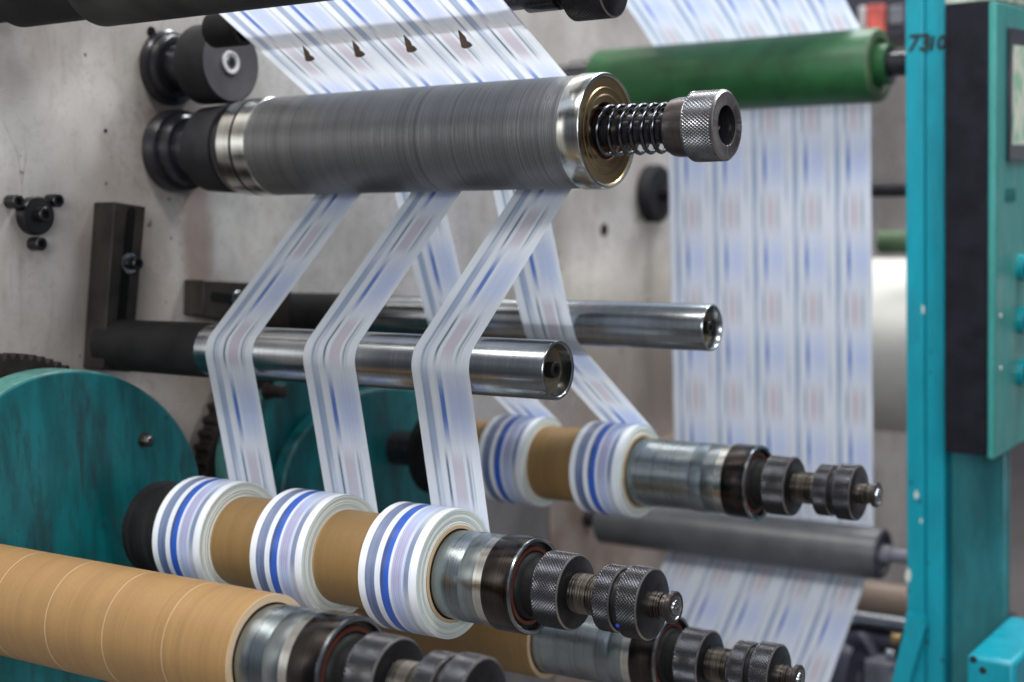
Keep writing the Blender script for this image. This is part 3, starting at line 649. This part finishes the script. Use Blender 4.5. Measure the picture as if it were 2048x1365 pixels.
pts = [tp-d0*.45]+arc(Gc, rg+t_, 1, nd, tg2[2], 16)
d3 = (Vector((1.663, -.6405))-Vector((1.8054, -.5281))).normalized(); n3 = Vector((-d3.y, d3.x))
a3 = arc(Ec, re_+t_, 1, tg2[2], n3, 12)
pts += a3; last = pts[-1]; fold = last+d3*.20; pts += [fold]
for i in range(1, 7):
    an = math.atan2(d3.y, d3.x); an2 = an+(-PI/2-an if an > -PI else 0); 
    tt = i/6; dd = Vector((d3.x*(1-tt), d3.y*(1-tt)-tt)).normalized(); pts.append(pts[-1]+dd*.008)
pts.append(pts[-1]+Vector((0, -.25)))
w = sheet('paper_web', pts, XW0, XW1, 0, 5, 'websoft', v0=.02, nx=30)
tag(w, 'wide blurred sheet of printed labels hanging from the green roller past the dark roller', 'paper web')

# ------------------------------------------------------------------ things behind the web at right
def shaft(label, cat, name, u, v, x0p, r, mat, x0=0.001, x1=.62, extra=None):
    A = onx(u, v, x0p); t = thing(name, label, cat, (0, A.y, A.z)); lathe('tube', [(x0, r), (x1, r), (x1, .0001)], [mat], t, seg=64)
    if extra: lathe(*extra, parent=t)
    return t, A
t, A = shaft('black shaft behind the hanging web with a large dark oval hub at its left', 'shaft', 'rear_shaft', 1300, 388, 0, .0115, 'black_oxide')
lathe('hub', [(.001, .045), (.016, .045), (.02, .040), (.02, .012)], ['rubber'], t, seg=64)
A = ony(1778, 484, 2.25); t = thing('green_shaft', 'dull green roller end between hanging web and teal post', 'roller', (0, A.y, A.z)); lathe('tube', [(.30, .0185), (.8, .0185)], ['dkgreen'], t, seg=64)
A = ony(1778, 690, 2.45); t = thing('paper_reel', 'large cream parent reel behind the hanging web, left of the teal post', 'paper reel', (0, A.y, A.z))
lathe('reel_wrap', [(.02, .02), (.02, .147), (.8, .147), (.8, .02)], ['cream'], t, seg=128)
A = ony(1740, 1196, 2.0); t = thing('brown_roller', 'brown roller low at right, above the bright steel rod', 'roller', (0, A.y, A.z)); lathe('tube', [(.2, .024), (.53, .024)], ['brown'], t, seg=64)
A = ony(1745, 1243, 1.92); t = thing('steel_rod', 'bright steel rod under the brown roller at lower right', 'rod', (0, A.y, A.z)); lathe('tube', [(.2, .0125), (.49, .0125), (.49, .017), (.52, .017)], ['steel', 'black_gloss'], t, seg=64, matf=lambda j: 0 if j < 1 else 1)
# motor / casting low right
A = ony(1735, 1330, 1.86); t = thing('drive_unit', 'dark oily casting with hose below the steel rod at lower right', 'machine part', (A.x, A.y, -1.2))
box('casting', (.34, 1.87, -1.2), (.56, 2.1, ony(1735, 1320, 1.87).z), 'machine_mid', t, t.location, .006)
box('casting_top', (.30, 1.90, ony(1735, 1320, 1.87).z+.001), (.56, 2.1, ony(1735, 1268, 1.9).z), 'machine_dark', t, t.location, .012)
lathe('pulley', [(-.02, .01), (-.02, .05), (0, .052), (.02, .05), (.02, .01)], ['machine_dark'], t, tuple(ony(1690, 1350, 1.85)-t.location), 48)
V, Fc = [], []; m = 10; pl_ = []
for i in range(33):
    a = i/32; pl_.append(ony(1668+80*a, 1365-90*math.sin(a*PI*.8), 1.84))
pl_.insert(0, ony(1655, 1440, 1.84))
for i, p in enumerate(pl_):
    d = (pl_[min(i+1, len(pl_)-1)]-pl_[max(i-1, 0)]).normalized(); s1 = d.cross(Vector((0, 1, 0))).normalized(); s2 = d.cross(s1)
    for k in range(m): V.append(p+.0075*(s1*math.cos(2*PI*k/m)+s2*math.sin(2*PI*k/m))-t.location)
for i in range(len(pl_)-1):
    for k in range(m): Fc.append((i*m+k, i*m+(k+1) % m, (i+1)*m+(k+1) % m, (i+1)*m+k))
mesh('hose', V, Fc, 'machine_dark', t, ang=60)
for (u, v) in ((1785, 1278), (1775, 1310)):
    Q = ony(u, v, 1.86)-t.location; lathe('fitting', [(0, .004), (0, .008), (.012, .008), (.012, .001)], ['brass' if v < 1300 else 'steel'], t, tuple(Q), 20)
# machine beyond, upper right
YM = 2.6
a = ony(1722, 80, YM); b = ony(1835, -60, YM)
t = thing('far_machine', 'blurred dark machine housing with a red guard beyond the green roller', 'machine', (a.x, YM, a.z))
box('housing', (.002, YM, a.z), (b.x, YM+.3, 1.0), 'machine_dark', t, t.location, .006)
for nm, m_, (u0, v0, u1, v1) in (('red_guard', 'red', (1732, 78, 1768, 8)), ('grey_cap', 'machine_mid', (1776, 50, 1806, 10)), ('pale_label', 'white_hub', (1716, 60, 1729, 12))):
    c = ony(u0, v0, YM-.012); d = ony(u1, v1, YM-.012); box(nm, (c.x, YM-.012, c.z), (d.x, YM-.0005, d.z), m_, t, t.location, .003)
t = thing('backdrop', 'pale grey cabinet added far away at the right edge, giving a light area beyond the pedestal', 'backdrop', (1.6, 4.6, -1.2))
box('backdrop_box', (.9, 4.6, -1.2), (2.6, 5.2, .3), 'backdrop_pale', t, t.location, .01)  # stand-in box added to give a light area beyond the pedestal

# ------------------------------------------------------------------ teal post, pedestal, console
YP = 1.74
p = lambda u, v, y=YP: ony(u, v, y)
post = thing('teal_post', 'tall bright teal machine post with a vertical seam, writing and scuffs', 'post', (p(1812, 600).x, YP, -1.2))
PL = post.location
def quad_post(name, u0, u1, y, yb, mat, z0=-1.2, z1=1.2, par=post):
    a = ony(u0, 600, y).x; b = ony(u1, 600, y).x; return box(name, (a, y, z0), (b, yb, z1), mat, par, par.location, .0015), a, b
_, xa, xb = quad_post('flange', 1812, 1848.5, YP, YP+.07, 'teal_post')
_, xc_, xd_ = quad_post('flange', 1851, 1889, YP+.004, YP+.06, 'teal_post')
box('seam', (xb-.0002, YP+.006, -1.2), (xc_+.0008, YP+.05, 1.2), 'ink', post, PL, 0)
pts3 = [ony(u, v, YP-.012) for u, v in ((1812, 1228), (1846, 1236), (1851, 1252), (1815, 1380), (1780, 1380), (1808, 1262))]
V = [q_-PL for q_ in pts3]+[q_+Vector((0, .011, 0))-PL for q_ in pts3]; n = len(pts3)
mesh('brace', V, [tuple(range(n))[::-1], tuple(range(n, 2*n))]+[(i, (i+1) % n, (i+1) % n+n, i+n) for i in range(n)], 'teal_post', post, ang=30)
def text(name, s, size, loc, rot, mat, parent, ext=.0003, shear=0.):
    cu = bpy.data.curves.new(name, 'FONT'); cu.body = s; cu.size = size; cu.extrude = ext; cu.shear = shear; cu.offset = .0009
    to = bpy.data.objects.new(name+'_tmp', cu); COL.objects.link(to); bpy.context.view_layer.update()
    me = bpy.data.meshes.new_from_object(to.evaluated_get(bpy.context.evaluated_depsgraph_get())); bpy.data.objects.remove(to)
    me.materials.clear(); me.materials.append(M[mat]); o = bpy.data.objects.new(name, me); COL.objects.link(o); o.rotation_euler = rot; o.location = loc
    if parent: o.parent = parent; o.location = Vector(loc)-parent.location
    return o
a = p(1815, 103); text('handwriting', '73', .0265, (a.x, YP-.0006, a.z), (PI/2, 0, 0), 'ink', post, shear=.15)
a = p(1852, 100); text('handwriting', '10-', .0215, (a.x, YP+.0034, a.z), (PI/2, 0, 0), 'ink', post, shear=.15)
rd = random.Random(3)
for (u, v, r, m_) in ((1823, 965, 3.5, 'ink'), (1840, 1003, 3.5, 'ink'), (1853, 1262, 4, 'ink'), (1854, 1285, 5, 'ink'), (1885, 1320, 4, 'ink'), (1857, 1127, 2.5, 'ink'), (1817, 1183, 3.5, 'ink'), (1842, 1042, 3, 'chip'),
                      (1833, 990, 5, 'chip'), (1817, 1153, 7, 'chip'), (1846, 620, 4, 'chip'), (1836, 676, 2, 'ink'), (1862, 703, 2.5, 'ink'), (1862, 745, 2.5, 'ink')):
    y = YP if u < 1850 else YP+.004
    if 1812 < u < 1851 and v > 1240: y = YP
    c = ony(u, v, y); k = 1/1700.
    n = 10; an = [2*PI*i/n for i in range(n)]; st = 2.4 if m_ == 'chip' else 1.2
    V = [Vector((c.x+r*k*math.cos(t)*rd.uniform(.6, 1.1), y-.0005, c.z+r*k*st*math.sin(t)*rd.uniform(.6, 1.1)))-PL for t in an]+[Vector((c.x, y-.0008, c.z))-PL]
    mesh('paint_chip' if m_ == 'chip' else 'bolt_hole', V, [(i, (i+1) % n, n) for i in range(n)], m_, post)
ped = thing('pedestal', 'dull teal sheet pedestal under the black control box', 'pedestal', (p(1950, 1000).x, YP+.02, -1.2))
box('sheet_box', (xd_+.001, YP+.02, -1.2), (ony(2015, 1000, YP+.02).x, YP+.035, ony(1950, 900, YP).z+.05), 'teal_dull', ped, ped.location, .004)
YB = 1.67
a = ony(1889.5, 905, YB); b = ony(1989, 3, YB); x_r = ony(1992, 400, YB).x
cb = thing('control_box', 'control box with black side, teal face, screen and buttons at the right edge', 'control box', (x_r, YB, a.z))
zb, zt = a.z, ony(1890, 11, YB).z
box('side_panel', (a.x, YB, zb), (x_r-.0095, YB+.36, zt), 'blackpanel', cb, cb.location, .0015)
box('top_rim', (a.x, YB-.001, zt+.0005), (x_r, YB+.36, zt+.030), 'console_rim', cb, cb.location, .0015)
box('face_panel', (x_r-.009, YB-.001, zb-.004), (x_r, YB+.36, zt), 'teal_console', cb, cb.location, .0025)
s0 = onx(2013, 55, x_r); s1 = onx(2013, 322, x_r)
sc = box('screen', (x_r, s0.y, s1.z), (x_r+.004, YB+.30, s0.z), 'bezel', cb, cb.location, .001)
d0_ = onx(2026, 90, x_r+.004); d1_ = onx(2030, 290, x_r+.004)
di = box('display', (x_r+.0042, d0_.y, d1_.z), (x_r+.0048, YB+.28, d0_.z), 'display', None, (0, 0, 0), 0); di.parent = sc; di.location = -cb.location
for v in (535, 640, 745):
    Q = onx(2040, v, x_r); bt = lathe('button', [(0, .016), (.006, .016), (.008, .014), (.008, .011), (.020, .0105), (.022, .009), (.022, .0001)], ['bezel', 'button_sheen'], cb, tuple(Q-cb.location), 40, matf=lambda j: 1 if j < 3 else 0)
    Q = onx(2001, v-8 if v > 600 else v, x_r)
    if v > 600: lathe('rivet', [(0, .0028), (.001, .0026), (.0016, .0001)], ['white_hub'], cb, tuple(Q-cb.location), 16)
Q = onx(2010, 404, x_r); o = text('lettering', 'FGN', .020, (x_r+.0006, Q.y, Q.z), (PI/2, 0, PI/2), 'tealink', cb)
# junction box bottom right
YJ = 1.55; a = ony(1932, 1310, YJ)
jx = ony(2030, 1310, YJ).x
jb_ = thing('junction_box', 'bright teal box with two screw holes in the bottom right corner', 'box', (a.x, YJ, a.z-.25))
box('box_body', (a.x, YJ, a.z-.25), (jx, YJ+.16, a.z), 'teal_post', jb_, jb_.location, .005)
for u, v in ((1947, 1319), (1966, 1341)):
    c = ony(u, v, YJ); s_ = lathe('screw_hole', [(0, .004), (.0004, .003), (.0005, .0001)], ['ink'], jb_, tuple(c-jb_.location+Vector((0, -.0005, 0))), 16); s_.rotation_euler = (0, 0, -PI/2)

# ------------------------------------------------------------------ light
w = bpy.data.worlds.new('World'); S.world = w; w.use_nodes = True; nt = w.node_tree
bg = nt.nodes['Background']; tc = nt.nodes.new('ShaderNodeTexCoord'); sx = nt.nodes.new('ShaderNodeSeparateXYZ'); nt.links.new(tc.outputs['Generated'], sx.inputs[0])
rp = nt.nodes.new('ShaderNodeValToRGB'); mp = nt.nodes.new('ShaderNodeMapRange'); mp.inputs[1].default_value = -1; mp.inputs[2].default_value = 1
nt.links.new(sx.outputs[2], mp.inputs[0]); nt.links.new(mp.outputs[0], rp.inputs[0])
cr = rp.color_ramp; cr.elements[0].position = .0; cr.elements[0].color = (.16, .13, .12, 1); cr.elements[1].position = 1.; cr.elements[1].color = (.55, .60, .70, 1)
for p_, c in ((.40, (.10, .10, .12, 1)), (.50, (.28, .30, .35, 1)), (.56, (.20, .24, .28, 1)), (.68, (.62, .66, .74, 1)), (.78, (.38, .42, .50, 1))):
    e_ = cr.elements.new(p_); e_.color = c
nt.links.new(rp.outputs[0], bg.inputs[0]); bg.inputs[1].default_value = .42
def area(name, loc, target, sx_, sy_, power, col):
    l = bpy.data.lights.new(name, 'AREA'); l.shape = 'RECTANGLE'; l.size = sx_; l.size_y = sy_; l.energy = power; l.color = col
    o = bpy.data.objects.new(name, l); COL.objects.link(o); o.location = loc
    o.rotation_euler = (Vector(target)-Vector(loc)).to_track_quat('-Z', 'Y').to_euler(); return o
area('ceiling_lamp_front', (.8, .2, 1.9), (.3, 1.1, -.1), 1.8, .25, 56, (1, .98, .95))
area('ceiling_lamp_rear', (.75, 2.35, 1.9), (.4, 1.1, 0), 2.2, .25, 84, (.94, .97, 1))
area('fill_left', (1.8, -1.4, .6), (.3, 1.1, -.1), 1.2, .7, 48, (.92, .96, 1))  # added fill light from behind left, brightens the plate
area('ceiling_lamp_far', (1.0, 4.5, 2.6), (1.0, 3.5, 0), 2.5, .8, 45, (1, .98, .96))
S.view_settings.view_transform = 'Standard'; S.view_settings.look = 'None'; S.view_settings.gamma = 1; S.view_settings.exposure = 0.0; S.view_settings.use_curve_mapping = False
S.render.engine = 'CYCLES'; S.render.resolution_x = 1024; S.render.resolution_y = 682
